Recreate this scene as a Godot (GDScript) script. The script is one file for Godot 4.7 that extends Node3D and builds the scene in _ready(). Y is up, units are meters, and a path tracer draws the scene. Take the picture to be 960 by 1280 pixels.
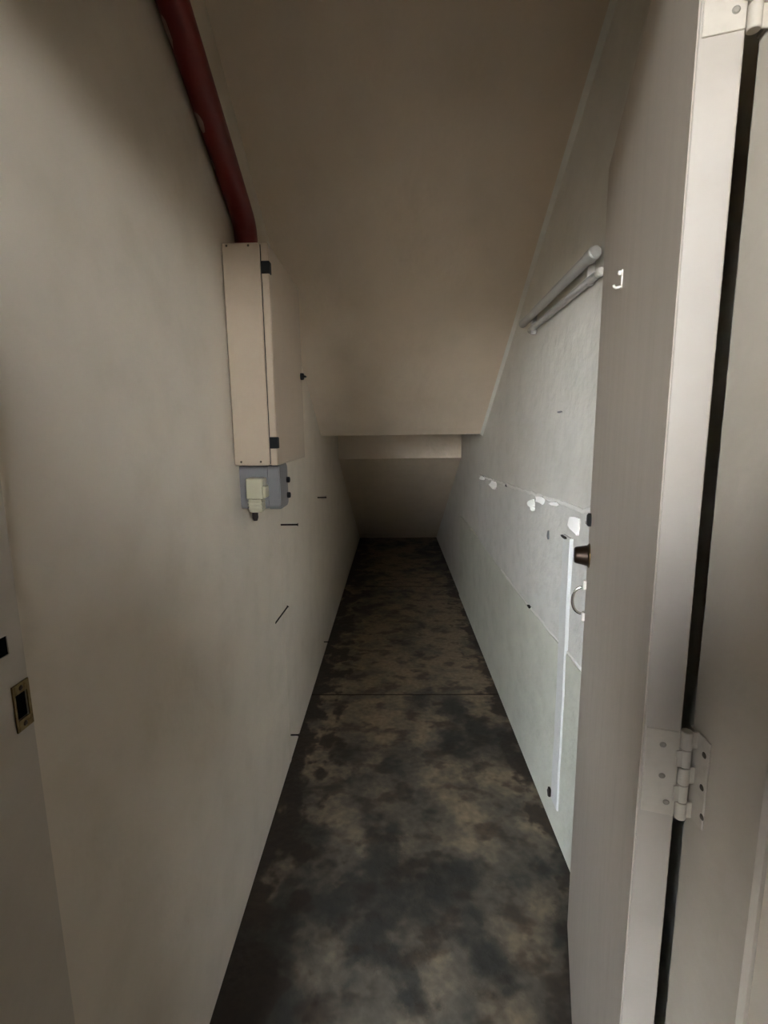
extends Node3D
# A store room under a stair, seen from its doorway. Metres; P(x, h, d) is x to the right, h above the floor, d into the room.

const XL := -0.471      # left wall
const XR := 0.58        # right wall
const FRONT := 0.52     # inner face of the wall with the door
const BACK := 6.72      # end of the floor
const SLOPE := 0.6147   # rise of the stair soffit per metre
const EDGE_D := 3.267   # lower end of the upper soffit
const EDGE_H := 1.424
const BEAM_D := 4.27
const BEAM_H := 1.217

var M := {}
var uv_floor := false
var rng := RandomNumberGenerator.new()

func _ready() -> void:
	rng.seed = 7
	set_camera()
	set_light()
	make_materials()
	build_gallery()
	build_shell()
	build_frame()
	build_door()
	build_pipe()
	build_cabinet()
	build_isolator()
	build_rail()
	build_nails()
	build_person()

# ------------------------------------------------------------------ view and light

func set_camera() -> void:
	var cam := Camera3D.new()
	cam.name = "camera"
	cam.fov = 91.87
	cam.near = 0.02
	cam.position = Vector3(0, 1.45, 0)
	cam.rotation = Vector3(-0.1617, 0.0202, -0.0126)
	add_child(cam)

func set_light() -> void:
	var e := Environment.new()
	e.background_mode = Environment.BG_SKY
	var sm := ProceduralSkyMaterial.new()      # an even overcast sky
	sm.sky_top_color = Color(0.80, 0.84, 0.90)
	sm.sky_horizon_color = Color(0.90, 0.91, 0.92)
	sm.ground_bottom_color = Color(0.28, 0.27, 0.255)
	sm.ground_horizon_color = Color(0.55, 0.54, 0.52)
	var sky := Sky.new()
	sky.sky_material = sm
	e.sky = sky
	e.tonemap_mode = Environment.TONE_MAPPER_LINEAR
	e.tonemap_exposure = 95
	e.sdfgi_enabled = true
	e.ssao_enabled = true
	e.ssil_enabled = true
	var w := WorldEnvironment.new()
	w.name = "overcast_sky"
	w.environment = e
	add_child(w)

# ------------------------------------------------------------------ materials

func noise_tex(size: int, freq: float, stops: Array, seed_: int, octaves := 4, normal := false, strength := 4.0) -> NoiseTexture2D:
	var n := FastNoiseLite.new()
	n.seed = seed_
	n.frequency = freq
	n.fractal_octaves = octaves
	var t := NoiseTexture2D.new()
	t.width = size
	t.height = size
	t.seamless = true
	t.noise = n
	if normal:
		t.as_normal_map = true
		t.bump_strength = strength
	else:
		var g := Gradient.new()
		g.offsets = PackedFloat32Array(stops.map(func(s): return s[0]))
		g.colors = PackedColorArray(stops.map(func(s): return s[1]))
		t.color_ramp = g
	return t

func paint(called: String, c: Color, rough: float, spread: float, scale: float, seed_: int, bump := 0.0, bump_scale := 6.0) -> StandardMaterial3D:
	var m := StandardMaterial3D.new()
	m.resource_name = called
	m.roughness = rough
	var lo := Color(c.r - spread, c.g - spread * 0.95, c.b - spread * 1.15)
	var hi := Color(c.r + spread * 0.6, c.g + spread * 0.6, c.b + spread * 0.5)
	m.albedo_texture = noise_tex(512, 0.012, [[0.0, lo], [0.45, c], [1.0, hi]], seed_)
	m.uv1_triplanar = true
	m.uv1_world_triplanar = true
	m.uv1_scale = Vector3.ONE * scale
	if bump > 0.0:
		m.normal_enabled = true
		m.normal_texture = noise_tex(512, 0.03, [], seed_ + 50, 4, true, bump_scale)
		m.normal_scale = bump
	return m

func plain(called: String, c: Color, rough: float, metal := 0.0) -> StandardMaterial3D:
	var m := StandardMaterial3D.new()
	m.resource_name = called
	m.albedo_color = c
	m.roughness = rough
	m.metallic = metal
	return m

func make_materials() -> void:
	M.wall_l = paint("aged white wall paint", Color(0.837, 0.788, 0.712), 0.55, 0.03, 0.7, 3, 0.10)
	M.wall_r = paint("white wall paint", Color(0.885, 0.87, 0.83), 0.5, 0.03, 0.8, 5, 0.18)
	M.coat_mid = paint("rough white plaster", Color(0.885, 0.875, 0.845), 0.5, 0.04, 1.2, 6, 0.28)
	M.coat_low = paint("greenish grey paint", Color(0.85, 0.85, 0.79), 0.5, 0.04, 0.9, 8, 0.15)
	M.smooth = paint("smooth white plaster", Color(0.88, 0.88, 0.86), 0.5, 0.02, 2.0, 7, 0.1)
	M.soffit = paint("soffit paint", Color(0.86, 0.79, 0.70), 0.5, 0.03, 0.6, 11, 0.2)
	M.frame = paint("cream gloss frame paint", Color(0.73, 0.688, 0.62), 0.38, 0.025, 1.1, 13, 0.12)
	M.lipping = paint("cream frame paint darkened for the lit edge", Color(0.70, 0.66, 0.605), 0.4, 0.025, 1.1, 14, 0.12)  # same paint as the frame, toned down where the light is strong
	M.door = paint("grey beige door paint", Color(0.76, 0.715, 0.655), 0.42, 0.025, 1.0, 17, 0.12)
	M.door.uv1_scale = Vector3(3.0, 0.35, 3.0)
	M.gallery = paint("gallery paint", Color(0.28, 0.27, 0.255), 0.8, 0.02, 0.5, 19)
	M.paving = paint("gallery floor cement", Color(0.22, 0.21, 0.20), 0.8, 0.03, 0.5, 23)
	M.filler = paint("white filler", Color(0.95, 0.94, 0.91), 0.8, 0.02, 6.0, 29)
	M.red = paint("red pipe paint", Color(0.42, 0.075, 0.035), 0.5, 0.025, 2.5, 31)
	M.bare = paint("pale undercoat", Color(0.66, 0.55, 0.50), 0.7, 0.05, 9.0, 37)
	M.cabinet = paint("beige enamel", Color(0.70, 0.63, 0.54), 0.42, 0.012, 1.5, 41)
	M.black = plain("black plastic", Color(0.035, 0.033, 0.032), 0.85)
	M.dark = plain("dark pocket", Color(0.012, 0.012, 0.013), 0.8)
	M.screw = plain("dull screw steel", Color(0.34, 0.31, 0.27), 0.5, 0.8)
	M.grey_plastic = plain("grey plastic", Color(0.46, 0.45, 0.445), 0.45)
	M.cream_plastic = plain("cream plastic", Color(0.70, 0.67, 0.56), 0.45)
	M.nail = plain("rusty nail", Color(0.13, 0.085, 0.06), 0.7, 0.4)
	M.brass = paint("tarnished brass", Color(0.46, 0.38, 0.24), 0.4, 0.14, 14.0, 47)
	M.brass.metallic = 0.8
	M.bronze = plain("dark bronze", Color(0.20, 0.15, 0.11), 0.38, 0.75)
	M.chrome = plain("chrome", Color(0.80, 0.79, 0.76), 0.18, 1.0)
	M.hinge = paint("painted hinge", Color(0.755, 0.715, 0.65), 0.4, 0.03, 8.0, 53)
	M.rail = plain("grey painted tube", Color(0.76, 0.75, 0.73), 0.4)
	M.rail_dark = plain("darker grey tube", Color(0.46, 0.46, 0.465), 0.45)
	M.painted_screw = plain("painted over screw", Color(0.56, 0.53, 0.48), 0.5)
	M.joint = plain("packed dirt", Color(0.17, 0.14, 0.105), 0.95)
	M.white = plain("white plastic", Color(0.90, 0.88, 0.83), 0.4)
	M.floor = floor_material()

# stained cement: patches, streaks along the walls and dark blotches, with shade painted in near the door, over the whole floor (uv = across, along)
func floor_material() -> StandardMaterial3D:
	var W := 320
	var H := 1920
	var im := Image.create(W, H, false, Image.FORMAT_RGB8)
	var big := FastNoiseLite.new(); big.seed = 2; big.frequency = 1.6; big.fractal_octaves = 4
	var mid := FastNoiseLite.new(); mid.seed = 4; mid.frequency = 5.0; mid.fractal_octaves = 5; mid.domain_warp_enabled = true; mid.domain_warp_amplitude = 0.12; mid.domain_warp_frequency = 4.0
	var fine := FastNoiseLite.new(); fine.seed = 6; fine.frequency = 30.0; fine.fractal_octaves = 3
	var dirt := FastNoiseLite.new(); dirt.seed = 9; dirt.frequency = 6.0; dirt.fractal_octaves = 5; dirt.domain_warp_enabled = true; dirt.domain_warp_amplitude = 0.1
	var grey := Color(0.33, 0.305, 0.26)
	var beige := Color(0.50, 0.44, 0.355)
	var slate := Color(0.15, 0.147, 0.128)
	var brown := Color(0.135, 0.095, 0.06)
	for j in H:
		var d := (j + 0.5) / H * 6.75
		for i in W:
			var x := (i + 0.5) / W * 1.051
			var b := big.get_noise_2d(x, d * 0.8)
			var m := mid.get_noise_2d(x * 0.9, d)
			var q := fine.get_noise_2d(x * 0.35, d * 0.5)
			var door_shade := clampf((1.9 - d) * 0.34, -0.30, 0.38)     # darkens the stains towards the doorway, painting in its shade
			var c := grey.lerp(beige, smoothstep(-0.32, 0.55, m * 0.7 + b * 0.5 + q * 0.25 - door_shade))
			c = c.lerp(slate, 0.85 * smoothstep(-0.22, 0.52, door_shade - b * 1.1 + mid.get_noise_2d(x * 0.8 + 7.0, d * 0.8 + 3.0) * 0.7 + q * 0.25))
			# old dirt, thick beside the walls, broken into blotches
			var n := dirt.get_noise_2d(x * 1.1, d * 0.8) + 0.3 * q
			var near_left := x + n * 0.26 + 0.08 * b
			var near_right := 1.051 - x + n * 0.19
			var stain: float = maxf(1.0 - smoothstep(0.06, 0.17, near_left), 0.9 * (1.0 - smoothstep(0.01, 0.085, near_right)))
			var blot := 0.5 * smoothstep(0.06, 0.52, dirt.get_noise_2d(x * 0.9 + 20.0, d * 1.3 + 5.0) + q * 0.2)
			c = c.lerp(brown, clampf(maxf(stain * 0.85, blot), 0.0, 1.0))
			var f := 1.0 + 0.16 * fine.get_noise_2d(x, d)
			im.set_pixel(i, j, Color(c.r * f, c.g * f, c.b * f))
	var t := ImageTexture.create_from_image(im)
	var mt := StandardMaterial3D.new()
	mt.resource_name = "stained cement floor"
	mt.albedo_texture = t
	mt.roughness = 0.62
	mt.normal_enabled = true
	var bump := Image.create(W, H, false, Image.FORMAT_L8)
	for j in H:
		for i in W:
			var x := (i + 0.5) / W * 1.051
			var d := (j + 0.5) / H * 6.75
			var v := 0.5 + 0.25 * mid.get_noise_2d(x, d) + 0.12 * fine.get_noise_2d(x, d)
			bump.set_pixel(i, j, Color(v, v, v))
	bump.bump_map_to_normal_map(4.0)
	mt.normal_texture = ImageTexture.create_from_image(bump)
	mt.normal_scale = 0.5
	return mt

# ------------------------------------------------------------------ mesh helpers

func P(x: float, h: float, d: float) -> Vector3:
	return Vector3(x, h, -d)

func begin() -> SurfaceTool:
	var st := SurfaceTool.new()
	st.begin(Mesh.PRIMITIVE_TRIANGLES)
	return st

func vert(st: SurfaceTool, p: Vector3, n: Vector3) -> void:
	st.set_normal(n)
	st.set_uv(Vector2((p.x - XL) / 1.051, -p.z / 6.75))
	st.set_tangent(Plane(1, 0, 0, 1))
	st.add_vertex(p)

# a triangle seen from the side that «out» points to
func tri(st: SurfaceTool, a: Vector3, b: Vector3, c: Vector3, out: Vector3, na := Vector3.ZERO, nb := Vector3.ZERO, nc := Vector3.ZERO) -> void:
	var n := (b - a).cross(c - a)
	if n.length_squared() < 1e-18:
		return
	n = n.normalized()
	var flip := n.dot(out) > 0.0
	if not flip:
		n = -n
	if na == Vector3.ZERO:
		na = n; nb = n; nc = n
	vert(st, a, na)
	if flip:
		vert(st, c, nc); vert(st, b, nb)
	else:
		vert(st, b, nb); vert(st, c, nc)

func quad(st: SurfaceTool, a: Vector3, b: Vector3, c: Vector3, d: Vector3, out: Vector3) -> void:
	tri(st, a, b, c, out)
	tri(st, a, c, d, out)

# a box with chamfered edges; basis turns it
func cbox(st: SurfaceTool, centre: Vector3, size: Vector3, c: float, b := Basis.IDENTITY) -> void:
	var h := size * 0.5
	c = minf(c, minf(h.x, minf(h.y, h.z)) * 0.9)
	var corner := func(s: Vector3, axis: int) -> Vector3:
		var v := s * (h - Vector3.ONE * c)
		v[axis] = s[axis] * h[axis]
		return centre + b * v
	for axis in 3:
		var u := (axis + 1) % 3
		var w := (axis + 2) % 3
		for s in [-1.0, 1.0]:
			var q: Array = []
			for k in [[-1, -1], [1, -1], [1, 1], [-1, 1]]:
				var sg := Vector3.ZERO
				sg[axis] = s; sg[u] = k[0]; sg[w] = k[1]
				q.append(corner.call(sg, axis))
			var out := Vector3.ZERO
			out[axis] = s
			quad(st, q[0], q[1], q[2], q[3], b * out)
		for su in [-1.0, 1.0]:
			for sw in [-1.0, 1.0]:
				var lo := Vector3.ZERO
				lo[u] = su; lo[w] = sw; lo[axis] = -1
				var hi := lo
				hi[axis] = 1
				var out2 := Vector3.ZERO
				out2[u] = su; out2[w] = sw
				quad(st, corner.call(lo, u), corner.call(hi, u), corner.call(hi, w), corner.call(lo, w), b * out2)
	for sx in [-1.0, 1.0]:
		for sy in [-1.0, 1.0]:
			for sz in [-1.0, 1.0]:
				var s3 := Vector3(sx, sy, sz)
				tri(st, corner.call(s3, 0), corner.call(s3, 1), corner.call(s3, 2), b * s3)

# a polygon (u, v) pushed from w0 to w1; map places (u, v, w)
func prism(st: SurfaceTool, poly: PackedVector2Array, w0: float, w1: float, map: Callable) -> void:
	var o: Vector3 = map.call(0.0, 0.0, 0.0)
	var ccw := not Geometry2D.is_polygon_clockwise(poly)
	for i in poly.size():
		var a := poly[i]
		var b := poly[(i + 1) % poly.size()]
		var e := b - a
		var n2 := Vector2(e.y, -e.x) if ccw else Vector2(-e.y, e.x)
		var mid := (a + b) * 0.5
		var out: Vector3 = map.call(mid.x + n2.x, mid.y + n2.y, w0) - map.call(mid.x, mid.y, w0)
		quad(st, map.call(a.x, a.y, w0), map.call(b.x, b.y, w0), map.call(b.x, b.y, w1), map.call(a.x, a.y, w1), out)
	var t := Geometry2D.triangulate_polygon(poly)
	var up: Vector3 = map.call(0.0, 0.0, w1 - w0) - o
	for k in range(0, t.size(), 3):
		var q := [poly[t[k]], poly[t[k + 1]], poly[t[k + 2]]]
		tri(st, map.call(q[0].x, q[0].y, w1), map.call(q[1].x, q[1].y, w1), map.call(q[2].x, q[2].y, w1), up)
		tri(st, map.call(q[0].x, q[0].y, w0), map.call(q[1].x, q[1].y, w0), map.call(q[2].x, q[2].y, w0), -up)

func along_x(u: float, v: float, w: float) -> Vector3:   # (depth, height) pushed along x
	return Vector3(w, v, -u)

func along_h(u: float, v: float, w: float) -> Vector3:   # (x, depth) pushed along the height
	return Vector3(u, w, -v)

# a turned body: profile of (radius, distance along the axis)
func lathe(st: SurfaceTool, prof: Array, at: Vector3, axis: Vector3, sides := 20) -> void:
	axis = axis.normalized()
	var u := axis.cross(Vector3.UP if absf(axis.y) < 0.9 else Vector3.RIGHT).normalized()
	var w := axis.cross(u)
	for i in prof.size() - 1:
		var r0: float = prof[i][0]; var t0: float = prof[i][1]
		var r1: float = prof[i + 1][0]; var t1: float = prof[i + 1][1]
		for k in sides:
			var a0 := TAU * k / sides
			var a1 := TAU * (k + 1) / sides
			var d0 := u * cos(a0) + w * sin(a0)
			var d1 := u * cos(a1) + w * sin(a1)
			var sl := Vector2(t1 - t0, -(r1 - r0)).normalized()
			var n0 := d0 * sl.x + axis * sl.y
			var n1 := d1 * sl.x + axis * sl.y
			var p00 := at + d0 * r0 + axis * t0
			var p10 := at + d1 * r0 + axis * t0
			var p01 := at + d0 * r1 + axis * t1
			var p11 := at + d1 * r1 + axis * t1
			tri(st, p00, p10, p11, n0 + n1, n0, n1, n1)
			tri(st, p00, p11, p01, n0 + n1, n0, n1, n0)

# a round bar along a path
func tube(st: SurfaceTool, path: Array, r: float, sides := 14, r_end := -1.0) -> void:
	var n := path.size()
	var rings: Array = []
	var up := Vector3.ZERO
	for i in n:
		var t: Vector3 = (path[mini(i + 1, n - 1)] - path[maxi(i - 1, 0)]).normalized()
		if up == Vector3.ZERO:
			up = t.cross(Vector3.UP if absf(t.y) < 0.9 else Vector3.RIGHT).normalized()
		else:
			up = (up - t * up.dot(t)).normalized()
		var w := t.cross(up)
		var rr := r if r_end < 0.0 else lerpf(r, r_end, float(i) / (n - 1))
		var ring: Array = []
		for k in sides:
			var a := TAU * k / sides
			var d := up * cos(a) + w * sin(a)
			ring.append([path[i] + d * rr, d])
		rings.append(ring)
	for i in n - 1:
		for k in sides:
			var a = rings[i][k]; var b = rings[i][(k + 1) % sides]
			var c = rings[i + 1][(k + 1) % sides]; var d2 = rings[i + 1][k]
			tri(st, a[0], b[0], c[0], a[1] + b[1], a[1], b[1], c[1])
			tri(st, a[0], c[0], d2[0], a[1] + b[1], a[1], c[1], d2[1])
	for e in [0, n - 1]:
		var out: Vector3 = path[0] - path[1] if e == 0 else path[n - 1] - path[n - 2]
		for k in sides:
			tri(st, path[e], rings[e][k][0], rings[e][(k + 1) % sides][0], out)

func obj(called: String, st: SurfaceTool, m: Material, parent: Node3D) -> MeshInstance3D:
	var o := MeshInstance3D.new()
	o.name = numbered(parent, called)
	o.mesh = st.commit()
	o.material_override = m
	parent.add_child(o, true)
	return o

func numbered(parent: Node, called: String) -> String:
	if not parent.has_node(called):
		return called
	var k := 1
	while parent.has_node("%s_%03d" % [called, k]):
		k += 1
	return "%s_%03d" % [called, k]

func tag(o: Node, label: String, category: String, group := "", kind := "") -> Node:
	o.set_meta("label", label)
	o.set_meta("category", category)
	if group:
		o.set_meta("group", group)
	if kind:
		o.set_meta("kind", kind)
	return o

func thing(called: String, label: String, category: String, at: Vector3, group := "", kind := "") -> Node3D:
	var o := Node3D.new()
	o.name = numbered(self, called)
	o.position = at
	add_child(o, true)
	tag(o, label, category, group, kind)
	return o

# children of a thing are modelled in world coordinates; this moves them under the thing's base
func settle(o: Node3D) -> void:
	for c in o.get_children():
		c.position -= o.position

func box(called: String, lo: Vector3, hi: Vector3, c: float, m: Material, parent: Node3D) -> MeshInstance3D:
	var st := begin()
	cbox(st, (lo + hi) * 0.5, (hi - lo).abs(), c)
	return obj(called, st, m, parent)

func soffit_h(d: float) -> float:
	return EDGE_H + (EDGE_D - d) * SLOPE

# ------------------------------------------------------------------ the open gallery in front of the door (behind the camera)

const OUT_D := -2.2      # inner face of the gallery's outer wall
const OUT_A := [-1.28, -0.6, 1.0, 2.4]      # its openings: from x, to x, sill, head
const OUT_C := [-2.15, -1.46, 1.0, 2.4]
const OUT_FILL := [0.8, 1.4, 1.6, 2.45]  # unseen opening, added to throw fill light on the left wall

func build_gallery() -> void:
	var a := box("gallery_floor", P(-3.6, -0.1, 0.25), P(2.0, 0.0, OUT_D - 0.15), 0.0005, M.paving, self)
	tag(a, "grey cement floor of the open gallery outside the store room door", "floor", "", "structure")
	a = box("gallery_ceiling", P(-3.75, 2.5, 0.25), P(2.15, 2.62, OUT_D - 0.15), 0.0005, M.gallery, self)
	tag(a, "pale flat ceiling over the gallery outside the door", "ceiling", "", "structure")
	var w := thing("gallery_parapet", "outer wall of the gallery with three openings over parapets, one opening and one pier added for the light", "wall", P(0, 0, OUT_D), "", "structure")
	for q in [OUT_C, OUT_A, OUT_FILL]:
		box("parapet", P(q[0], 0.0, OUT_D), P(q[1], q[2], OUT_D - 0.15), 0.01, M.gallery, w)
		box("beam", P(q[0], q[3], OUT_D), P(q[1], 2.5, OUT_D - 0.15), 0.01, M.gallery, w)
	for q in [[-3.6, OUT_C[0]], [OUT_C[1], OUT_A[0]], [OUT_A[1], OUT_FILL[0]], [OUT_FILL[1], 2.0]]:  # the pier between the left openings is added to darken the hinge gap
		box("pier", P(q[0], 0.0, OUT_D), P(q[1], 2.5, OUT_D - 0.15), 0.0005, M.gallery, w)
	settle(w)
	a = box("gallery_wall", P(-3.75, -0.1, 0.25), P(-3.6, 2.5, OUT_D - 0.15), 0.0005, M.gallery, self)
	tag(a, "cross wall closing the left end of the gallery", "wall", "", "structure")
	a = box("gallery_wall", P(2.0, -0.1, 0.25), P(2.15, 2.5, OUT_D - 0.15), 0.0005, M.gallery, self)
	tag(a, "cross wall closing the right end of the gallery", "wall", "", "structure")

# ------------------------------------------------------------------ floor, walls, soffits

func build_shell() -> void:
	# floor: three cement bays with recessed joints
	var fl := thing("floor", "stained dark cement floor running to the back of the store room", "floor", P(0, 0, 3), "", "structure")
	var cuts := [FRONT, 2.565, 4.51, BACK]
	for i in 3:
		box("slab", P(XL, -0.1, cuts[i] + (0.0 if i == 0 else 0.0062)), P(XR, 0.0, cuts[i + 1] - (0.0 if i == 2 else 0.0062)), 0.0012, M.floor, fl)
	for d in [2.565, 4.51]:
		box("joint_dirt", P(XL, -0.02, d - 0.006), P(XR, -0.0012, d + 0.006), 0.0004, M.joint, fl)
	box("underlay", P(XL, -0.14, FRONT), P(XR, -0.1, BACK), 0.001, M.paving, fl)
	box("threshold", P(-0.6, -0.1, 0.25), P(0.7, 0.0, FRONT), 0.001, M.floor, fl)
	settle(fl)

	# left wall, with the faint upright imprint of a former shelf frame
	var wl := thing("wall_left", "long painted left wall with faint vertical seam and nails", "wall", P(XL, 0, 3), "", "structure")
	box("plaster", P(XL - 0.12, -0.1, FRONT), P(XL, 3.2, BACK), 0.0005, M.wall_l, wl)
	var st := begin()
	ridge(st, XL, 1.0, 2.0, 0.0, 1.04, 0.028, 0.0018)
	obj("plaster_seam", st, M.wall_l, wl)
	settle(wl)

	# right wall: base, a rough middle coat with a ledge on top, a lower coat, an upright strip, flakes
	var wr := thing("wall_right", "rough painted right wall with plaster ledge, upright strip and white flakes", "wall", P(XR, 0, 3), "", "structure")
	box("plaster", P(XR, -0.1, FRONT), P(XR + 0.12, 3.2, BACK), 0.0005, M.wall_r, wr)
	var top: Array = []
	var low: Array = []
	for i in 70:
		var d := lerpf(1.19, 3.34, i / 69.0)
		var h := 1.212 - 0.0 * d
		if d > 1.5:
			h = lerpf(1.204, 1.152, (d - 1.5) / 1.75)
		top.append(Vector2(d, h + rng.randf_range(-0.004, 0.004)))
	for i in 90:
		var d2 := lerpf(1.19, BEAM_D - 0.02, i / 89.0)
		low.append(Vector2(d2, 0.714 + 0.012 * sin(d2 * 2.1) + rng.randf_range(-0.003, 0.003)))
	st = begin()
	coat(st, top, 0.70, XR, 0.004, 0.010)
	obj("middle_coat", st, M.coat_mid, wr)
	st = begin()
	coat(st, low, 0.0, XR, 0.0075, 0.008)
	obj("lower_coat", st, M.coat_low, wr)
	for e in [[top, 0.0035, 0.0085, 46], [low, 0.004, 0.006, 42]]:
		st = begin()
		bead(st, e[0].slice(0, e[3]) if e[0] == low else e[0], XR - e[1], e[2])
		obj("highlight_bead", st, M.filler, wr)  # white bead stands in for the light caught by the ledge
	st = begin()
	ridge(st, XR - 0.0035, -1.0, 1.61, 0.11, 1.10, 0.085, 0.0085)
	obj("plaster_strip", st, M.smooth, wr)
	# pale flakes along the ledge: [depth, height, length along the wall, height, thickness]
	for f in [[3.156, 1.146, 0.06, 0.032, 0.028], [2.80, 1.142, 0.06, 0.050, 0.032], [2.035, 1.148, 0.045, 0.040, 0.024], [1.90, 1.182, 0.045, 0.034, 0.026], [1.74, 1.188, 0.045, 0.016, 0.022], [1.535, 1.152, 0.045, 0.060, 0.024], [2.02, 1.128, 0.03, 0.02, 0.016]]:
		st = begin()
		curl(st, f[0], f[1], f[2], f[3], XR - 0.003, f[4])
		obj("filler_flake", st, M.filler, wr)
	# small dark chips and holes left by old fixings
	for f in [[1.632, 1.094, 0.060, 0.010, 0.012], [2.53, 1.168, 0.03, 0.014, 0.005], [2.03, 0.705, 0.045, 0.010, 0.009], [1.665, 0.115, 0.03, 0.035, 0.012], [1.82, 1.06, 0.02, 0.045, 0.005], [1.765, 1.508, 0.05, 0.008, 0.0015]]:
		st = begin()
		flake(st, f[0], f[1], f[2], f[3], XR - (0.0 if f[4] < 0.002 else 0.003), f[4])
		obj("dark_chip", st, M.rail_dark if f[1] > 1.4 or f[0] == 1.82 else M.nail, wr)
	settle(wr)

	# stair soffits
	var ce := thing("ceiling", "sloping painted underside of the stair with a flat landing and beam", "ceiling", P(0, 1.4, 3), "", "structure")
	st = begin()
	var d0 := FRONT
	prism(st, PackedVector2Array([Vector2(d0, soffit_h(d0)), Vector2(EDGE_D, EDGE_H), Vector2(EDGE_D, EDGE_H + 0.17), Vector2(d0, soffit_h(d0) + 0.17)]), XL, XR, along_x)
	obj("upper_soffit", st, M.soffit, ce)
	st = begin()
	prism(st, PackedVector2Array([Vector2(EDGE_D, EDGE_H), Vector2(BEAM_D, EDGE_H), Vector2(BEAM_D, EDGE_H + 0.17), Vector2(EDGE_D, EDGE_H + 0.17)]), XL, XR, along_x)
	obj("landing_soffit", st, M.soffit, ce)
	st = begin()
	prism(st, PackedVector2Array([Vector2(BEAM_D, BEAM_H), Vector2(BACK - 0.04, 0.0), Vector2(BACK, 0.0), Vector2(BACK, 0.3), Vector2(BEAM_D + 0.3, EDGE_H + 0.17), Vector2(BEAM_D, EDGE_H + 0.17)]), XL, XR, along_x)
	obj("lower_soffit", st, M.soffit, ce)
	# plaster fillet in the corner between soffit and right wall
	st = begin()
	var f2 := 0.016
	var a0 := P(XR, soffit_h(0.6), 0.6)
	var b0 := P(XR, EDGE_H, EDGE_D)
	var dn := Vector3(0, -f2, 0)
	var lf := Vector3(-f2, 0, 0)
	quad(st, a0 + lf, b0 + lf, b0 + dn, a0 + dn, Vector3(-1, -1, 0))
	tri(st, b0 + lf, b0 + dn, b0, Vector3(0, 0, -1))
	tri(st, a0 + lf, a0 + dn, a0, Vector3(0, 0, 1))
	quad(st, a0 + lf, b0 + lf, b0, a0, Vector3(0, 1, 0))
	quad(st, a0 + dn, b0 + dn, b0, a0, Vector3(1, 0, 0))
	obj("corner_fillet", st, M.wall_r, ce)
	settle(ce)

	var wb := box("wall_back", P(XL - 0.12, -0.1, BACK), P(XR + 0.12, 1.6, BACK + 0.1), 0.0005, M.wall_l, self)
	tag(wb, "low back wall where the stair soffit meets the floor", "wall", "", "structure")

	# the wall that holds the door: two piers and a head
	var wf := thing("wall_front", "thick wall around the store room doorway", "wall", P(0, 0, 0.4), "", "structure")
	st = begin()
	prism(st, PackedVector2Array([Vector2(-3.75, 0.25), Vector2(-0.420, 0.25), Vector2(-0.420, 0.388), Vector2(-0.456, 0.388), Vector2(-0.456, FRONT), Vector2(-3.75, FRONT)]), 0.0, 3.4, along_h)
	obj("pier", st, M.wall_l, wf)
	st = begin()
	prism(st, PackedVector2Array([Vector2(2.15, 0.25), Vector2(0.334, 0.25), Vector2(0.327, 0.257), Vector2(0.327, 0.388), Vector2(0.361, 0.388), Vector2(0.361, FRONT), Vector2(2.15, FRONT)]), 0.0, 3.4, along_h)
	obj("pier", st, M.wall_l, wf)
	box("head", P(-0.456, 2.10, 0.388), P(0.361, 3.4, FRONT), 0.0005, M.wall_l, wf)
	box("head", P(-0.42, 2.10, 0.25), P(0.327, 3.4, 0.388), 0.0003, M.wall_l, wf)
	box("shading_lintel", P(-0.42, 1.99, 0.25), P(0.327, 2.10, 0.388), 0.0003, M.wall_l, wf)  # unseen, hung lower than the frame to darken the upper walls
	settle(wf)

# a coat of plaster on the right wall: upper edge as (depth, height), lower edge at h0
func coat(st: SurfaceTool, edge: Array, h0: float, x: float, t: float, bevel: float) -> void:
	var left := Vector3(-1, 0, 0)
	for i in edge.size() - 1:
		var a: Vector2 = edge[i]
		var b: Vector2 = edge[i + 1]
		quad(st, P(x - t, h0, a.x), P(x - t, h0, b.x), P(x - t, b.y - bevel, b.x), P(x - t, a.y - bevel, a.x), left)
		quad(st, P(x - t, a.y - bevel, a.x), P(x - t, b.y - bevel, b.x), P(x, b.y, b.x), P(x, a.y, a.x), Vector3(-1, 1, 0))
		quad(st, P(x, h0, a.x), P(x, h0, b.x), P(x, b.y, b.x), P(x, a.y, a.x), -left)
		quad(st, P(x, h0, a.x), P(x, h0, b.x), P(x - t, h0, b.x), P(x - t, h0, a.x), Vector3.DOWN)
	for k in [0, edge.size() - 1]:
		var e: Vector2 = edge[k]
		var out := P(0, 0, -1.0 if k == 0 else 1.0)
		quad(st, P(x, h0, e.x), P(x - t, h0, e.x), P(x - t, e.y - bevel, e.x), P(x, e.y, e.x), out)

# a ragged whiter bead along a coat's upper edge, its highlight put into colour
func bead(st: SurfaceTool, edge: Array, x: float, r: float) -> void:
	for i in edge.size() - 1:
		var a: Vector2 = edge[i]
		var b: Vector2 = edge[i + 1]
		var prev_a := P(x, a.y + r, a.x)
		var prev_b := P(x, b.y + r, b.x)
		for k in range(1, 6):
			var t := PI * k / 5.0
			var na := P(x - 0.45 * r * sin(t), a.y + r * cos(t), a.x)
			var nb := P(x - 0.45 * r * sin(t), b.y + r * cos(t), b.x)
			quad(st, prev_a, prev_b, nb, na, Vector3(-sin(t - 0.3), cos(t - 0.3), 0))
			prev_a = na
			prev_b = nb

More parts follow.
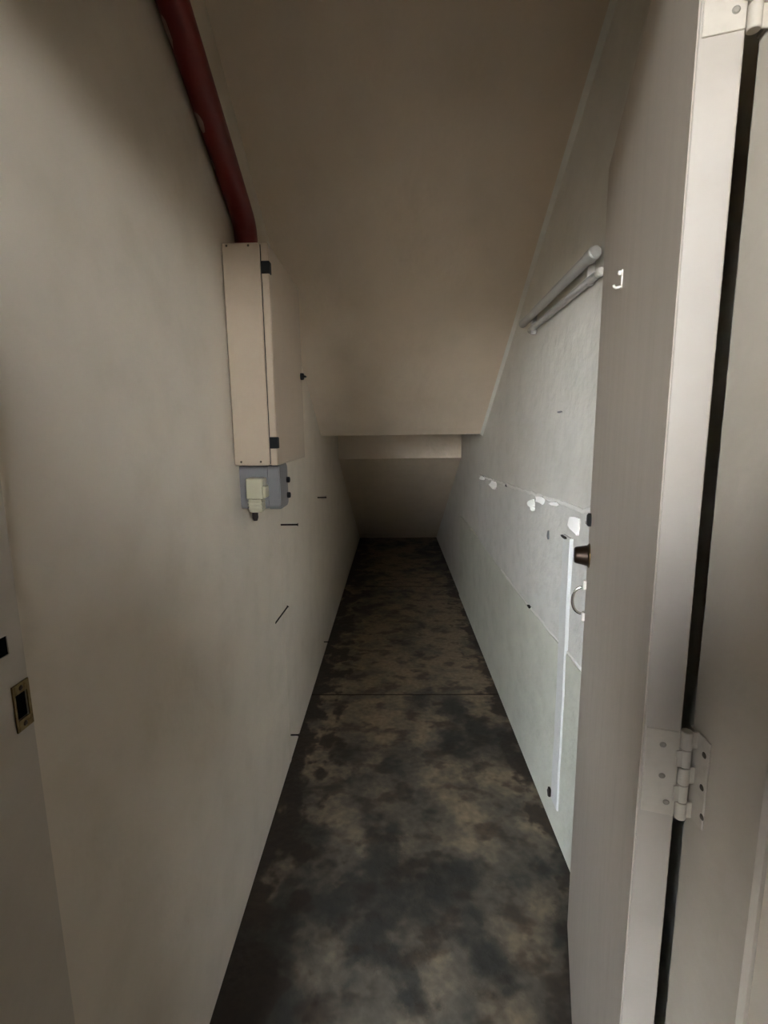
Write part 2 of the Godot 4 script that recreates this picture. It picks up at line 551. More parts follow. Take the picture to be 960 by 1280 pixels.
# a flake of filler that curls off the right wall: its far end stands proud
func curl(st: SurfaceTool, d: float, h: float, ld: float, lh: float, x: float, lift: float) -> void:
	var n := 9
	var rim: Array = []
	for k in n:
		var a := TAU * k / n + rng.randf_range(-0.2, 0.2)
		var r := rng.randf_range(0.7, 1.15)
		var u := cos(a) * 0.5 * r
		rim.append([d + u * ld, h + sin(a) * lh * 0.5 * r, lift * clampf(u + 0.5, 0.0, 1.1)])
	var top := P(x - lift * 0.55 - 0.001, h, d)
	for k in n:
		var p = rim[k]
		var q = rim[(k + 1) % n]
		var pa := P(x - p[2] - 0.0008, p[1], p[0])
		var qa := P(x - q[2] - 0.0008, q[1], q[0])
		var pb := P(x, p[1], p[0])
		var qb := P(x, q[1], q[0])
		tri(st, top, pa, qa, Vector3.LEFT)
		quad(st, pa, qa, qb, pb, (pa + qa) * 0.5 - P(x, h, d))
		tri(st, P(x, h, d), pb, qb, Vector3.RIGHT)

# an upright low ridge on a wall at x that faces «side»
func ridge(st: SurfaceTool, x: float, side: float, d: float, h0: float, h1: float, w: float, t: float) -> void:
	var n := 24
	for i in n:
		var a := lerpf(h0, h1, float(i) / n)
		var b := lerpf(h0, h1, float(i + 1) / n)
		var sa := 0.0015 * sin(a * 31.0) + 0.0025 * sin(a * 9.0)
		var sb := 0.0015 * sin(b * 31.0) + 0.0025 * sin(b * 9.0)
		var prof := [Vector2(-w * 0.5, 0.0), Vector2(-w * 0.36, t), Vector2(w * 0.36, t), Vector2(w * 0.5, 0.0)]
		for k in 3:
			var p: Vector2 = prof[k]
			var q: Vector2 = prof[k + 1]
			var out := Vector3(side, 0, 0) + P(0, 0, (p.x + q.x) * 8.0)
			quad(st, P(x + side * p.y, a, d + p.x + sa), P(x + side * q.y, a, d + q.x + sa), P(x + side * q.y, b, d + q.x + sb), P(x + side * p.y, b, d + p.x + sb), out)
		for e in ([h0] if i == 0 else []) + ([h1] if i == n - 1 else []):
			var s := 0.0015 * sin(e * 31.0) + 0.0025 * sin(e * 9.0)
			quad(st, P(x, e, d - w * 0.5 + s), P(x + side * t, e, d - w * 0.36 + s), P(x + side * t, e, d + w * 0.36 + s), P(x, e, d + w * 0.5 + s), Vector3.UP if e == h1 else Vector3.DOWN)

# a ragged chip on the right wall
func flake(st: SurfaceTool, d: float, h: float, ld: float, lh: float, x: float, t: float) -> void:
	var poly := PackedVector2Array()
	var n := 9
	for k in n:
		var a := TAU * k / n + rng.randf_range(-0.2, 0.2)
		var r := rng.randf_range(0.7, 1.15)
		poly.append(Vector2(d + cos(a) * ld * 0.5 * r, h + sin(a) * lh * 0.5 * r))
	prism(st, poly, x, x - t, along_x)

# ------------------------------------------------------------------ door frame

func build_frame() -> void:
	var fr := thing("trim_1", "cream painted rebated door frame around the store room doorway", "door frame", P(0, 0, 0.45), "", "structure")
	# left jamb, in lengths: plain, or with a mortise for the latch and the bolt
	var whole := PackedVector2Array([Vector2(-0.4555, 0.389), Vector2(-0.418, 0.389), Vector2(-0.415, 0.392), Vector2(-0.415, 0.427), Vector2(-0.418, 0.43), Vector2(-0.43, 0.43), Vector2(-0.43, 0.533), Vector2(-0.432, 0.535), Vector2(-0.4705, 0.535), Vector2(-0.4705, 0.5205), Vector2(-0.4555, 0.5205)])
	var cut := notched(whole, 0.5095, 0.5275)      # around the latch hole
	var cut_bolt := notched(whole, 0.497, 0.512)
	var st := begin()
	for s in [[0.0, 1.129, whole], [1.129, 1.160, cut], [1.160, 1.210, whole], [1.210, 1.232, cut_bolt], [1.232, 2.10, whole]]:
		prism(st, s[2], s[0], s[1], along_h)
	obj("jamb", st, M.frame, fr)
	st = begin()
	var right := PackedVector2Array([Vector2(0.3605, 0.389), Vector2(0.324, 0.389), Vector2(0.320, 0.393), Vector2(0.320, 0.426), Vector2(0.324, 0.43), Vector2(0.335, 0.43), Vector2(0.335, 0.518), Vector2(0.337, 0.52), Vector2(0.3605, 0.52)])
	prism(st, right, 0.0, 2.10, along_h)
	obj("jamb", st, M.frame, fr)
	st = begin()
	var hd := PackedVector2Array([Vector2(0.389, 2.10), Vector2(0.389, 2.048), Vector2(0.43, 2.048), Vector2(0.43, 2.062), Vector2(0.52, 2.062), Vector2(0.52, 2.10)])
	prism(st, hd, -0.43, 0.335, along_x)
	obj("head", st, M.frame, fr)
	# strike plate with its hole, two screws, black linings put in for the shade of the holes
	var sp := begin()
	var x0 := -0.4299
	var x1 := -0.4278
	for r in [[0.5065, 0.5095, 1.116, 1.172], [0.5275, 0.5315, 1.116, 1.172], [0.5095, 0.5275, 1.116, 1.129], [0.5095, 0.5275, 1.160, 1.172]]:
		cbox(sp, P((x0 + x1) * 0.5, (r[2] + r[3]) * 0.5, (r[0] + r[1]) * 0.5), Vector3(x1 - x0, r[3] - r[2], r[1] - r[0]), 0.0003)
	var plate := obj("strike_plate", sp, M.brass, fr)
	plate.set_meta("label", "tarnished brass strike plate with a dark latch hole")
	for h in [1.1225, 1.166]:
		st = begin()
		lathe(st, [[0.0, 0.001], [0.002, 0.0009], [0.0032, 0.0]], P(x1, h, 0.5185), Vector3.RIGHT, 12)
		obj("screw", st, M.bronze, plate)
	for r in [[1.1295, 1.1595, 0.510, 0.527], [1.2105, 1.2315, 0.4975, 0.5115]]:
		var n0: float = r[2]
		var n1: float = r[3]
		st = begin()
		quad(st, P(-0.4515, r[0], n0), P(-0.4515, r[1], n0), P(-0.4515, r[1], n1), P(-0.4515, r[0], n1), Vector3.RIGHT)
		quad(st, P(-0.4515, r[0], n1), P(-0.4515, r[1], n1), P(-0.431, r[1], n1), P(-0.431, r[0], n1), P(0, 0, -1))
		quad(st, P(-0.4515, r[0], n0), P(-0.4515, r[1], n0), P(-0.431, r[1], n0), P(-0.431, r[0], n0), P(0, 0, 1))
		quad(st, P(-0.4515, r[0], n0), P(-0.4515, r[0], n1), P(-0.431, r[0], n1), P(-0.431, r[0], n0), Vector3.UP)
		quad(st, P(-0.4515, r[1], n0), P(-0.4515, r[1], n1), P(-0.431, r[1], n1), P(-0.431, r[1], n0), Vector3.DOWN)
		obj("pocket_shade", st, M.dark, fr)  # near-black lining painted in as the shade inside the mortise
	settle(fr)

# the left jamb's profile with a pocket cut from depth a to depth b
func notched(whole: PackedVector2Array, a: float, b: float) -> PackedVector2Array:
	var out := whole.duplicate()
	for q in [Vector2(-0.43, b), Vector2(-0.452, b), Vector2(-0.452, a), Vector2(-0.43, a)]:
		out.insert(6, q)
	return out

# ------------------------------------------------------------------ the open door

const HINGE := Vector3(0.280, 0.0, -0.520)     # near corner of the face that is seen
const LEAF := 0.767
const THICK := 0.038

func build_door() -> void:
	var dir := (P(0.4995, 0, 1.255) - P(0.280, 0, 0.520)).normalized()   # from the hinge edge to the free edge
	var back := Vector3(-dir.z, 0, dir.x)                                  # through the leaf, to the wall side
	if back.x < 0.0:
		back = -back
	var b := Basis(dir, Vector3.UP, dir.cross(Vector3.UP))
	var D := func(s: float, h: float, t: float) -> Vector3: return HINGE + dir * s + Vector3.UP * h + back * t
	var door := thing("door_1", "grey beige door standing open against the right wall", "door", HINGE, "", "structure")
	var st := begin()
	cbox(st, D.call(LEAF * 0.5, 1.022, THICK * 0.5), Vector3(LEAF, 2.032, THICK), 0.0018, b)
	obj("leaf", st, M.door, door)
	# the edge with the hinges has the frame's paint, darkened against the light on it: a thin lipping
	st = begin()
	cbox(st, D.call(-0.0006, 1.022, THICK * 0.5), Vector3(0.0028, 2.03, THICK - 0.002), 0.0008, b)
	var lip := obj("edge_lipping", st, M.lipping, door)
	lip.set_meta("label", "pale cream painted hinge edge")
	# three butt hinges, leaves on the door edge and on the jamb, five knuckles
	for h0 in [1.012, 1.795, 0.20]:
		var h1: float = h0 + 0.108
		st = begin()
		cbox(st, D.call(-0.0026, (h0 + h1) * 0.5, THICK * 0.5 + 0.001), Vector3(0.0022, 0.104, THICK - 0.004), 0.0006, b)
		var hg := obj("hinge", st, M.hinge, door)
		st = begin()
		cbox(st, P(0.3338, (h0 + h1) * 0.5, 0.502), Vector3(0.0022, 0.104, 0.034), 0.0006)
		obj("hinge_leaf", st, M.hinge, hg)
		var pin := P(0.3215, 0, 0.5065)
		for k in 5:
			st = begin()
			var y0: float = h0 + k * 0.0216
			lathe(st, [[0.0, 0.0], [0.0052, 0.0], [0.006, 0.0008], [0.006, 0.0203], [0.0052, 0.0211], [0.0, 0.0211]], pin + Vector3.UP * y0, Vector3.UP, 14)
			obj("knuckle", st, M.hinge, hg)
			st = begin()   # the strap that ties the knuckle to its leaf
			if k % 2 == 0:
				cbox(st, P(0.3285, y0 + 0.0106, 0.5055), Vector3(0.012, 0.0195, 0.0022), 0.0005)
			else:
				cbox(st, P(0.3165, y0 + 0.0106, 0.5045), Vector3(0.012, 0.0195, 0.0022), 0.0005)
			obj("strap", st, M.hinge, hg)
		for y in [0.018, 0.05, 0.088]:
			st = begin()
			lathe(st, [[0.0, 0.0012], [0.0022, 0.001], [0.0036, 0.0]], D.call(-0.0036, h0 + y, 0.014 + 0.008 * fmod(y * 100.0, 2.0)), -dir, 12)
			obj("screw", st, M.painted_screw, hg)
			st = begin()
			lathe(st, [[0.0, 0.0012], [0.0022, 0.001], [0.0036, 0.0]], P(0.3327, h0 + y, 0.497 - 0.006 * fmod(y * 100.0, 2.0)), Vector3.LEFT, 12)
			obj("screw", st, M.screw, hg)
	# knob near the free edge
	st = begin()
	lathe(st, [[0.0, 0.0], [0.029, 0.0], [0.029, 0.003], [0.026, 0.006], [0.0245, 0.012], [0.021, 0.03], [0.0195, 0.034], [0.016, 0.036], [0.0, 0.036]], D.call(LEAF - 0.045, 1.137, 0.0), -back, 28)
	var kn := obj("door_knob", st, M.bronze, door)
	kn.set_meta("label", "dark bronze knob near the free edge")
	st = begin()
	lathe(st, [[0.0305, 0.0], [0.0305, 0.0022], [0.0285, 0.0028]], D.call(LEAF - 0.045, 1.137, 0.0), -back, 28)
	obj("rose", st, M.brass, kn)
	# bolt turn above it
	st = begin()
	lathe(st, [[0.0, 0.0], [0.0165, 0.0], [0.0165, 0.006], [0.013, 0.0095], [0.0, 0.010]], D.call(LEAF - 0.035, 1.226, 0.0), -back, 24)
	var bt := obj("bolt_turn", st, M.black, door)
	st = begin()
	cbox(st, D.call(LEAF - 0.035, 1.219, -0.011), Vector3(0.022, 0.0035, 0.004), 0.0008, b)
	obj("thumb_bar", st, M.chrome, bt)
	# bow handle below
	st = begin()
	var path: Array = []
	for i in 17:
		var a := PI * i / 16.0
		path.append(D.call(LEAF - 0.010, 1.008 + 0.036 * cos(a), -0.003 - 0.029 * pow(sin(a), 0.7)))
	tube(st, path, 0.0036, 12)
	var ph := obj("pull_handle", st, M.chrome, door)
	ph.set_meta("label", "small bright bow handle")
	for s in [-1.0, 1.0]:
		st = begin()
		cbox(st, D.call(LEAF - 0.010, 1.008 + s * 0.043, -0.0045), Vector3(0.016, 0.024, 0.009), 0.0025, b)
		obj("foot", st, M.white, ph)
	# small white hook on the face
	st = begin()
	cbox(st, D.call(0.415, 1.704, -0.0012), Vector3(0.012, 0.030, 0.0024), 0.0008, b)
	var hk := obj("coat_hook", st, M.white, door)
	hk.set_meta("label", "small white hook on the door face")
	st = begin()
	var hp: Array = []
	for q in [[1.693, 0.0], [1.6915, -0.005], [1.691, -0.0095], [1.6925, -0.0125], [1.696, -0.0135]]:
		hp.append(D.call(0.415, q[0], q[1]))
	tube(st, hp, 0.0024, 10)
	obj("prong", st, M.white, hk)
	st = begin()
	lathe(st, [[0.0, 0.0], [0.0042, 0.0], [0.0042, 0.004], [0.003, 0.006], [0.0, 0.0065]], D.call(0.415, 1.715, -0.002), -back, 14)
	obj("peg", st, M.white, hk)
	settle(door)

# ------------------------------------------------------------------ red pipe on the left wall

func build_pipe() -> void:
	var x := -0.4345
	var r := 0.0335
	var pts: Array = []
	var top := Vector2(0.521, 2.652)
	var bend := Vector2(1.555, 2.076)
	var n := 26
	for i in n + 1:
		var q := top.lerp(bend, i / float(n))
		pts.append(P(x, q.y, q.x))
	for q in [[1.572, 2.062], [1.583, 2.045], [1.588, 2.02], [1.589, 1.99], [1.589, 1.9658]]:
		pts.append(P(x, q[1], q[0]))
	var pipe := thing("red_pipe", "dark red painted steel pipe slanting down the left wall into the beige cabinet", "pipe", P(x, 2.0, 1.58))
	var st := begin()
	tube(st, pts, r, 24)
	obj("tube", st, M.red, pipe)
	# places where the red paint has come off, on the side to the room
	var axis: Vector3 = (pts[n] - pts[0]).normalized()
	var out := Vector3(1, 0, 0)
	var up := axis.cross(out)
	if up.y < 0.0:
		up = -up
	for f in [[0.915, 2.2, 0.024, 0.36], [0.745, 2.3, 0.030, 0.26], [1.02, 2.45, 0.016, 0.2]]:
		st = begin()
		var c: Vector3 = pts[0] + axis * f[0]
		var ring: Array = []
		for k in 11:
			var a := TAU * k / 11
			var rr := rng.randf_range(0.75, 1.1)
			var ang: float = -f[1] + f[3] * sin(a) * rr
			ring.append([c + axis * (f[2] * cos(a) * rr) + (out * cos(ang) + up * sin(ang)) * (r + 0.0005), out * cos(ang) + up * sin(ang)])
		var mid := c + (out * cos(-f[1]) + up * sin(-f[1])) * (r + 0.0012)
		for k in 11:
			tri(st, mid, ring[k][0], ring[(k + 1) % 11][0], out)
		var fl := obj("bare_patch", st, M.bare, pipe)
		fl.set_meta("label", "pale patch where red paint has flaked off")
	# wall flange where it comes through, and a coupling
	st = begin()
	lathe(st, [[r + 0.0002, -0.004], [r + 0.002, -0.004], [r + 0.002, 0.03], [r + 0.0002, 0.03]], pts[0], axis, 24)
	obj("collar", st, M.red, pipe)
	settle(pipe)

# ------------------------------------------------------------------ cabinet and isolator on the left wall

func build_cabinet() -> void:
	var d0 := 1.452
	var d1 := 1.905
	var h0 := 1.3545
	var h1 := 1.9653
	var cab := thing("electrical_cabinet", "tall beige metal wall cabinet with beige front lid and black hinges", "cabinet", P(XL, h0, 1.68))
	box("body", P(XL + 0.004, h0, d0), P(-0.3625, h1, d1), 0.003, M.cabinet, cab)
	box("gasket", P(-0.3625, h0 + 0.004, d0 + 0.004), P(-0.3595, h1 - 0.004, d1 - 0.004), 0.0005, M.dark, cab)
	box("spacer", P(XL, h0 + 0.05, d0 + 0.05), P(XL + 0.004, h1 - 0.05, d1 - 0.05), 0.0005, M.dark, cab)
	var st := begin()
	cbox(st, P(-0.3495, (h0 + h1) * 0.5, (d0 + d1) * 0.5), Vector3(0.020, h1 - h0, d1 - d0), 0.002)
	var lid := obj("lid", st, M.cabinet, cab)
	box("front_panel", P(-0.3396, h0 + 0.003, d0 + 0.003), P(-0.3385, h1 - 0.003, d1 - 0.003), 0.0004, M.cabinet, lid)
	for h in [1.9005, 1.4205]:
		st = begin()
		cbox(st, P(-0.3480, h, d0 + 0.008), Vector3(0.024, 0.033, 0.022), 0.002)
		var hg := obj("hinge", st, M.black, cab)
		hg.set_meta("label", "black plastic hinge block")
	st = begin()
	lathe(st, [[0.0, 0.0], [0.0125, 0.0], [0.0125, 0.008], [0.010, 0.012], [0.0, 0.0125]], P(-0.3386, 1.652, d1 - 0.03), Vector3.RIGHT, 20)
	cbox(st, P(-0.323, 1.652, d1 - 0.03), Vector3(0.010, 0.006, 0.020), 0.0015)
	var lk := obj("lock", st, M.black, cab)
	lk.set_meta("label", "black quarter turn lock")
	for q in [[-0.453, 1.9575], [-0.393, 1.9575], [-0.447, 1.3655], [-0.389, 1.3655]]:
		st = begin()
		lathe(st, [[0.0, 0.0016], [0.0022, 0.0014], [0.0032, 0.0]], P(q[0], q[1], d0), P(0, 0, -1), 12)
		obj("rivet", st, M.screw, cab)
	settle(cab)

func build_isolator() -> void:
	var iso := thing("switch_box", "small grey plastic switch box on the left wall directly under the cabinet", "switch box", P(XL, 1.215, 1.56))
	# body: rounded box in two halves
	var st := begin()
	prism(st, rounded(1.505, 1.62, 1.217, 1.352, 0.014), XL, -0.385, along_x)
	obj("body", st, M.grey_plastic, iso)
	st = begin()
	prism(st, rounded(1.503, 1.622, 1.215, 1.353, 0.015), -0.3835, -0.350, along_x)
	prism(st, rounded(1.509, 1.616, 1.221, 1.347, 0.013), -0.385, -0.3835, along_x)
	prism(st, rounded(1.508, 1.617, 1.220, 1.348, 0.013), -0.350, -0.3475, along_x)
	var cover := obj("cover", st, M.grey_plastic, iso)
	for h in [1.298, 1.248]:
		st = begin()
		lathe(st, [[0.0, 0.0], [0.0095, 0.0], [0.0095, 0.008], [0.0075, 0.010], [0.0, 0.010]], P(-0.3475, h, 1.603), Vector3.RIGHT, 14)
		obj("screw", st, M.black, cover)
	# pale connector in front, with ribs and a dark tail
	st = begin()
	cbox(st, P(-0.413, 1.2855, 1.478), Vector3(0.050, 0.062, 0.050), 0.003)
	cbox(st, P(-0.396, 1.275, 1.478), Vector3(0.030, 0.036, 0.044), 0.003)
	var con := obj("connector", st, M.cream_plastic, iso)
	con.set_meta("label", "cream plastic cable connector on the near side")
	st = begin()
	cbox(st, P(-0.4145, 1.234, 1.478), Vector3(0.040, 0.041, 0.042), 0.003)
	for k in 3:
		cbox(st, P(-0.4145, 1.224 + k * 0.010, 1.478), Vector3(0.043, 0.004, 0.045), 0.001)
	obj("cable_grip", st, M.cream_plastic, con)
	st = begin()
	lathe(st, [[0.0, 0.0], [0.009, 0.0], [0.009, 0.018], [0.006, 0.027], [0.0, 0.028]], P(-0.4205, 1.2135, 1.475), Vector3.DOWN, 16)
	var tail := obj("cable_stub", st, M.nail, con)
	tail.set_meta("label", "dark rubber cable end")
	settle(iso)

func rounded(u0: float, u1: float, v0: float, v1: float, r: float) -> PackedVector2Array:
	var out := PackedVector2Array()
	for q in [[u1 - r, v1 - r, 0.0], [u0 + r, v1 - r, 0.5], [u0 + r, v0 + r, 1.0], [u1 - r, v0 + r, 1.5]]:
		for k in 6:
			var a: float = PI * (q[2] + k / 10.0)
			out.append(Vector2(q[0] + cos(a) * r, q[1] + sin(a) * r))
	return out

# ------------------------------------------------------------------ rail on the right wall

func build_rail() -> void:
	var rl := thing("wall_rail", "long grey double tube rail fixed level on the right wall beside the door", "rail", P(XR, 1.88, 1.8))
	var st := begin()
	tube(st, [P(0.545, 1.916, 1.46), P(0.545, 1.90, 1.82), P(0.545, 1.884, 2.18)], 0.0155, 18)
	obj("upper_tube", st, M.rail, rl)
	st = begin()
	lathe(st, [[0.0, 0.0], [0.014, 0.001], [0.0175, 0.005], [0.0185, 0.012], [0.0185, 0.045], [0.0160, 0.047]], P(0.545, 1.9165, 1.425), P(0, -0.045, 1.0), 20)
	obj("end_cap", st, M.rail, rl)
	st = begin()
	tube(st, [P(0.566, 1.869, 1.45), P(0.566, 1.859, 1.8), P(0.566, 1.850, 2.14)], 0.0115, 16)
	obj("lower_tube", st, M.rail, rl)
	st = begin()
	lathe(st, [[0.0, 0.0], [0.008, 0.0015], [0.0115, 0.005], [0.0125, 0.010], [0.0125, 0.020], [0.0105, 0.022]], P(0.566, 1.8695, 1.432), P(0, -0.03, 1.0), 16)
	obj("end_knob", st, M.white, rl)
	for d in [1.52, 2.10]:
		st = begin()
		var h: float = 1.916 - (d - 1.46) * 0.0444
		cbox(st, P(0.5690, h - 0.022, d), Vector3(0.022, 0.075, 0.018), 0.003)
		obj("bracket", st, M.rail, rl)
	settle(rl)

# ------------------------------------------------------------------ nails in the left wall

func build_nails() -> void:
	# [depth, height, length, radius, lift of the tip, turn of the tip along the wall, where]
	var list := [
		[2.018, 1.071, 0.070, 0.0038, 0.0, 0.0, "thick rusty nail sticking out level below the switch box"],
		[3.031, 1.050, 0.052, 0.0034, 0.0, 0.0, "short dark nail high on the left wall, near the low soffit"],
		[1.850, 0.708, 0.040, 0.0028, 0.050, 0.05, "thin bent nail pointing up aslant from the middle of left wall"],
		[3.092, 0.078, 0.032, 0.0034, 0.0, 0.0, "small dark nail low on the left wall, the farther one above floor edge"],
		[2.013, 0.118, 0.036, 0.0034, 0.0, 0.0, "small dark nail low on the left wall, the nearer one above floor edge"],
	]
	for q in list:
		var a := P(XL, q[1], q[0])
		var tip := a + Vector3(q[2], q[4], -q[5])
		var t := thing("nail", q[6], "nail", a, "nails in the left wall")
		var st := begin()
		tube(st, [a - (tip - a) * 0.02, a.lerp(tip, 0.5), tip], q[3], 8)
		obj("shank", st, M.nail, t)
		st = begin()
		lathe(st, [[0.0, 0.0], [q[3] * 1.7, 0.0], [q[3] * 1.7, 0.002], [0.0, 0.0022]], tip, tip - a, 10)
		obj("head", st, M.nail, t)
		settle(t)

# ------------------------------------------------------------------ the person who takes the picture, standing in front of the doorway (behind the camera)

# a smooth skin over tapered bones: each bone is [a, b, radius at a, radius at b]
func skin(st: SurfaceTool, bones: Array, cell: float, blend: float) -> void:
	var lo := Vector3.INF
	var hi := -Vector3.INF
	for q in bones:
		var r: float = maxf(q[2], q[3])
		lo = lo.min(q[0] - Vector3.ONE * r).min(q[1] - Vector3.ONE * r)
		hi = hi.max(q[0] + Vector3.ONE * r).max(q[1] + Vector3.ONE * r)
	lo -= Vector3.ONE * cell * 2.5
	hi += Vector3.ONE * cell * 2.5
	var n := Vector3i(((hi - lo) / cell).ceil()) + Vector3i.ONE
	var field := PackedFloat32Array()
	field.resize(n.x * n.y * n.z)
	field.fill(1.0)
	for q in bones:        # each bone touches only the cells near it
		var r: float = maxf(q[2], q[3]) + blend * 2.0 + cell * 2.0
		var a := Vector3i(((q[0].min(q[1]) - Vector3.ONE * r - lo) / cell).floor()).clamp(Vector3i.ZERO, n - Vector3i.ONE)
		var b := Vector3i(((q[0].max(q[1]) + Vector3.ONE * r - lo) / cell).ceil()).clamp(Vector3i.ZERO, n - Vector3i.ONE)
		var ab: Vector3 = q[1] - q[0]
		var l2 := maxf(ab.length_squared(), 1e-9)
		for z in range(a.z, b.z + 1):
			for y in range(a.y, b.y + 1):
				for x in range(a.x, b.x + 1):
					var p := lo + Vector3(x, y, z) * cell
					var t := clampf((p - q[0]).dot(ab) / l2, 0.0, 1.0)
					var d: float = p.distance_to(q[0] + ab * t) - lerpf(q[2], q[3], t)
					var k := (z * n.y + y) * n.x + x
					var f := field[k]
					var h := maxf(blend - absf(f - d), 0.0) / blend
					field[k] = minf(f, d) - h * h * blend * 0.25
	var at := func(x: int, y: int, z: int) -> float: return field[(z * n.y + y) * n.x + x]
	var ids := {}
	var verts := PackedVector3Array()
	var norms := PackedVector3Array()
	for z in n.z - 1:
		for y in n.y - 1:
			for x in n.x - 1:
				var k := (z * n.y + y) * n.x + x
				var v := [field[k], field[k + 1], field[k + n.x], field[k + n.x + 1], field[k + n.x * n.y], field[k + n.x * n.y + 1], field[k + n.x * n.y + n.x], field[k + n.x * n.y + n.x + 1]]
				var inside := 0
				for i in 8:
					inside += 1 if v[i] < 0.0 else 0
				if inside == 0 or inside == 8:
					continue
				var sum := Vector3.ZERO
				var m := 0
				for e in [[0, 1], [2, 3], [4, 5], [6, 7], [0, 2], [1, 3], [4, 6], [5, 7], [0, 4], [1, 5], [2, 6], [3, 7]]:
					var f0: float = v[e[0]]
					var f1: float = v[e[1]]
					if (f0 < 0.0) != (f1 < 0.0):
						var p0 := Vector3(e[0] & 1, (e[0] >> 1) & 1, e[0] >> 2)
						var p1 := Vector3(e[1] & 1, (e[1] >> 1) & 1, e[1] >> 2)
						sum += p0.lerp(p1, f0 / (f0 - f1))
						m += 1
				ids[k] = verts.size()
				verts.append(lo + (Vector3(x, y, z) + sum / m) * cell)
				norms.append(Vector3(v[1] + v[3] + v[5] + v[7] - v[0] - v[2] - v[4] - v[6], v[2] + v[3] + v[6] + v[7] - v[0] - v[1] - v[4] - v[5], v[4] + v[5] + v[6] + v[7] - v[0] - v[1] - v[2] - v[3]).normalized())
	var sx := 1
	var sy := n.x
	var sz := n.x * n.y
	for z in range(1, n.z - 1):
		for y in range(1, n.y - 1):
			for x in range(1, n.x - 1):
				var k := (z * n.y + y) * n.x + x
				for e in [[sx, sy, sz], [sy, sz, sx], [sz, sx, sy]]:
					if (field[k] < 0.0) != (field[k + e[0]] < 0.0):
						var i0 = ids.get(k); var i1 = ids.get(k - e[1]); var i2 = ids.get(k - e[1] - e[2]); var i3 = ids.get(k - e[2])
						if i0 == null or i1 == null or i2 == null or i3 == null:
							continue
						var out: Vector3 = norms[i0] + norms[i1] + norms[i2] + norms[i3]
						tri(st, verts[i0], verts[i1], verts[i2], out, norms[i0], norms[i1], norms[i2])
						tri(st, verts[i0], verts[i2], verts[i3], out, norms[i0], norms[i2], norms[i3])

const WHO := Vector3(0.0, 0.0, 0.33)      # where the person stands

func J(x: float, h: float, d: float) -> Vector3:
	return WHO + Vector3(x, h, -d)

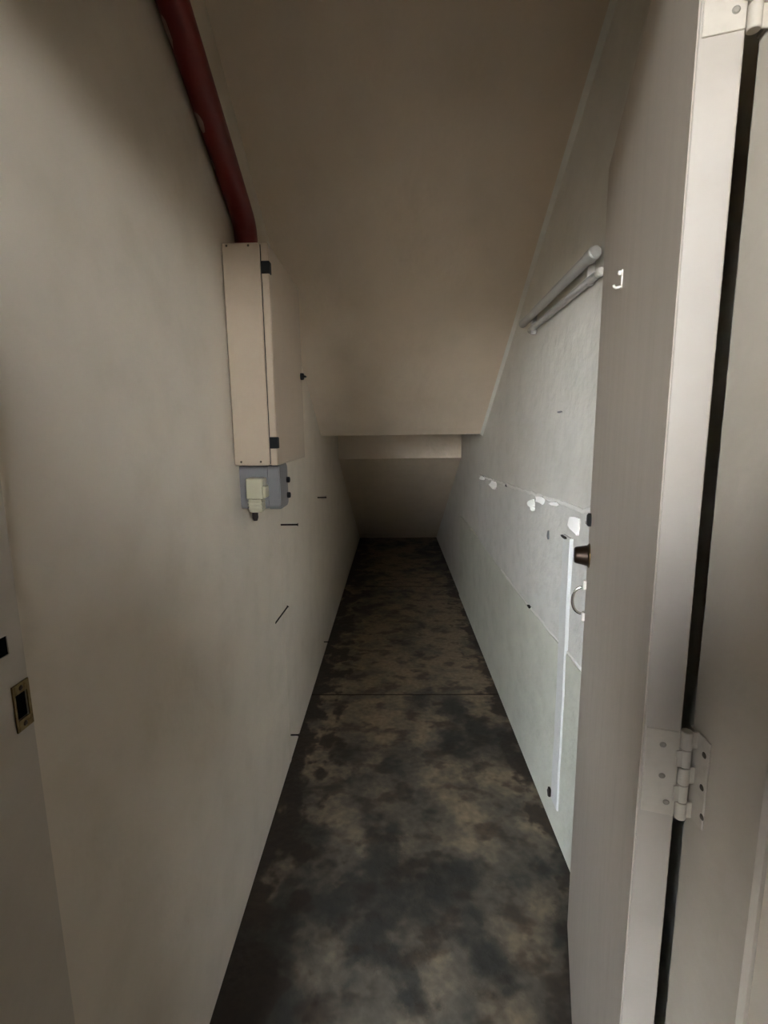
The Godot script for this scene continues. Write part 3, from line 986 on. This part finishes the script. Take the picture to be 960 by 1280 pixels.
func build_person() -> void:
	var who := thing("person", "person in dark shirt and trousers standing before the doorway, holding up a phone", "person", WHO)
	M.skin = plain("skin", Color(0.62, 0.46, 0.37), 0.55)
	M.shirt = plain("dark cotton shirt", Color(0.20, 0.21, 0.23), 0.9)
	M.trousers = plain("dark trousers", Color(0.15, 0.15, 0.17), 0.9)
	M.hair = plain("dark hair", Color(0.06, 0.05, 0.045), 0.6)
	var torso := []
	var legs := []
	var arms := []
	# d is towards the door
	torso += [[J(0, 1.02, 0.0), J(0, 1.16, 0.005), 0.105, 0.112], [J(-0.06, 1.04, 0.0), J(-0.075, 1.34, 0.0), 0.095, 0.105], [J(0.06, 1.04, 0.0), J(0.075, 1.34, 0.0), 0.095, 0.105], [J(-0.165, 1.395, 0.0), J(0.165, 1.395, 0.0), 0.062, 0.062]]
	for s in [-1.0, 1.0]:
		var sh := J(s * 0.185, 1.385, 0.0)
		var el := J(s * 0.225, 1.13, 0.13)
		var wr := J(s * 0.085 - 0.03, 1.335, 0.335)
		arms.append([sh, el, 0.052, 0.041, wr, s])
		legs += [[J(s * 0.085, 0.92, -0.01), J(s * 0.095, 0.50, 0.015), 0.085, 0.058], [J(s * 0.095, 0.50, 0.015), J(s * 0.10, 0.09, -0.02), 0.057, 0.042]]
	legs.append([J(-0.075, 0.97, 0.0), J(0.075, 0.97, 0.0), 0.105, 0.105])
	# body: head, neck, trunk and limbs in one skin
	var all := [[J(0, 1.40, -0.005), J(0, 1.50, 0.015), 0.058, 0.053], [J(0, 1.565, 0.02), J(0, 1.63, 0.005), 0.070, 0.078], [J(0, 1.515, 0.055), J(0, 1.575, 0.045), 0.036, 0.056], [J(0, 1.59, 0.100), J(0, 1.565, 0.112), 0.011, 0.014], [J(-0.078, 1.585, 0.0), J(-0.08, 1.60, -0.005), 0.014, 0.016], [J(0.078, 1.585, 0.0), J(0.08, 1.60, -0.005), 0.014, 0.016], [J(-0.02, 1.538, 0.094), J(0.02, 1.538, 0.094), 0.009, 0.009]]
	for q in torso + legs:
		all.append([q[0], q[1], q[2] - 0.006, q[3] - 0.006])
	for a in arms:
		all.append([a[0], a[1], a[2] - 0.004, a[3] - 0.002])
		all.append([a[1], a[4], 0.040, 0.027])
	var st := begin()
	skin(st, all, 0.014, 0.05)
	for a in arms:
		hand(st, a[4], a[5])
	obj("body", st, M.skin, who)
	st = begin()
	var shirt := torso.duplicate()
	shirt.append([J(-0.07, 0.93, 0.0), J(0.07, 0.93, 0.0), 0.118, 0.118])
	for a in arms:
		shirt.append([a[0], a[0].lerp(a[1], 0.72), a[2] + 0.008, a[3] + 0.014])
	skin(st, shirt, 0.016, 0.05)
	obj("shirt", st, M.shirt, who)
	st = begin()
	var trousers := []
	for q in legs:
		trousers.append([q[0], q[1], q[2] + 0.006, q[3] + 0.014])
	skin(st, trousers, 0.016, 0.045)
	obj("trousers", st, M.trousers, who)
	st = begin()
	skin(st, [[J(0, 1.60, -0.012), J(0, 1.645, 0.0), 0.084, 0.080], [J(0, 1.67, 0.03), J(0, 1.672, 0.05), 0.045, 0.04], [J(0, 1.54, -0.04), J(0, 1.58, -0.03), 0.050, 0.062]], 0.012, 0.03)
	obj("hair", st, M.hair, who)
	for s in [-1.0, 1.0]:
		st = begin()
		skin(st, [[J(s * 0.10, 0.045, -0.05), J(s * 0.11, 0.04, 0.13), 0.045, 0.038], [J(s * 0.10, 0.09, -0.03), J(s * 0.10, 0.05, 0.0), 0.045, 0.045]], 0.012, 0.03)
		obj("shoe", st, M.black, who)
	settle(who)
	var ph := thing("phone", "slim dark phone held upright in the hands of the standing person", "phone", P(0, 1.36, -0.016))
	box("case", P(-0.036, 1.315, -0.0135), P(0.036, 1.468, -0.0195), 0.0029, M.black, ph)
	st = begin()
	lathe(st, [[0.0, 0.0], [0.006, 0.0], [0.006, 0.0014], [0.0, 0.0014]], P(0, 1.45, -0.0135), P(0, 0, 1), 16)
	obj("lens_ring", st, M.screw, ph)
	settle(ph)

# a hand that holds the phone's edge: palm beside and behind it, four fingers round the back, thumb on the screen side
func hand(st: SurfaceTool, wrist: Vector3, s: float) -> void:
	var edge := s * 0.048
	var palm := P(edge + s * 0.012, 1.375, -0.034)
	var bones := [[wrist, palm, 0.024, 0.018], [palm, P(edge + s * 0.008, 1.41, -0.026), 0.019, 0.014], [palm, P(edge + s * 0.012, 1.35, -0.03), 0.019, 0.016]]
	skin(st, bones, 0.006, 0.016)
	for k in 4:
		var h := 1.345 + k * 0.0225
		var l: float = [0.8, 1.0, 1.05, 0.95][k]
		var f0 := P(edge + s * 0.012, h, -0.024)
		var f1 := P(edge + s * 0.004, h + 0.004, -0.0015)
		var f2 := P(edge - s * 0.022 * l, h + 0.006, -0.0015)
		var f3 := P(edge - s * 0.038 * l, h + 0.007, -0.0025)
		skin(st, [[palm, f0, 0.0105, 0.0095], [f0, f1, 0.0092, 0.0085], [f1, f2, 0.0085, 0.0078], [f2, f3, 0.0078, 0.007]], 0.004, 0.004)
	var t0 := P(edge + s * 0.008, 1.372, -0.040)
	skin(st, [[palm, t0, 0.013, 0.011], [t0, P(edge - s * 0.012, 1.392, -0.0335), 0.011, 0.0095], [P(edge - s * 0.012, 1.392, -0.0335), P(edge - s * 0.032, 1.405, -0.0305), 0.0095, 0.008]], 0.004, 0.005)
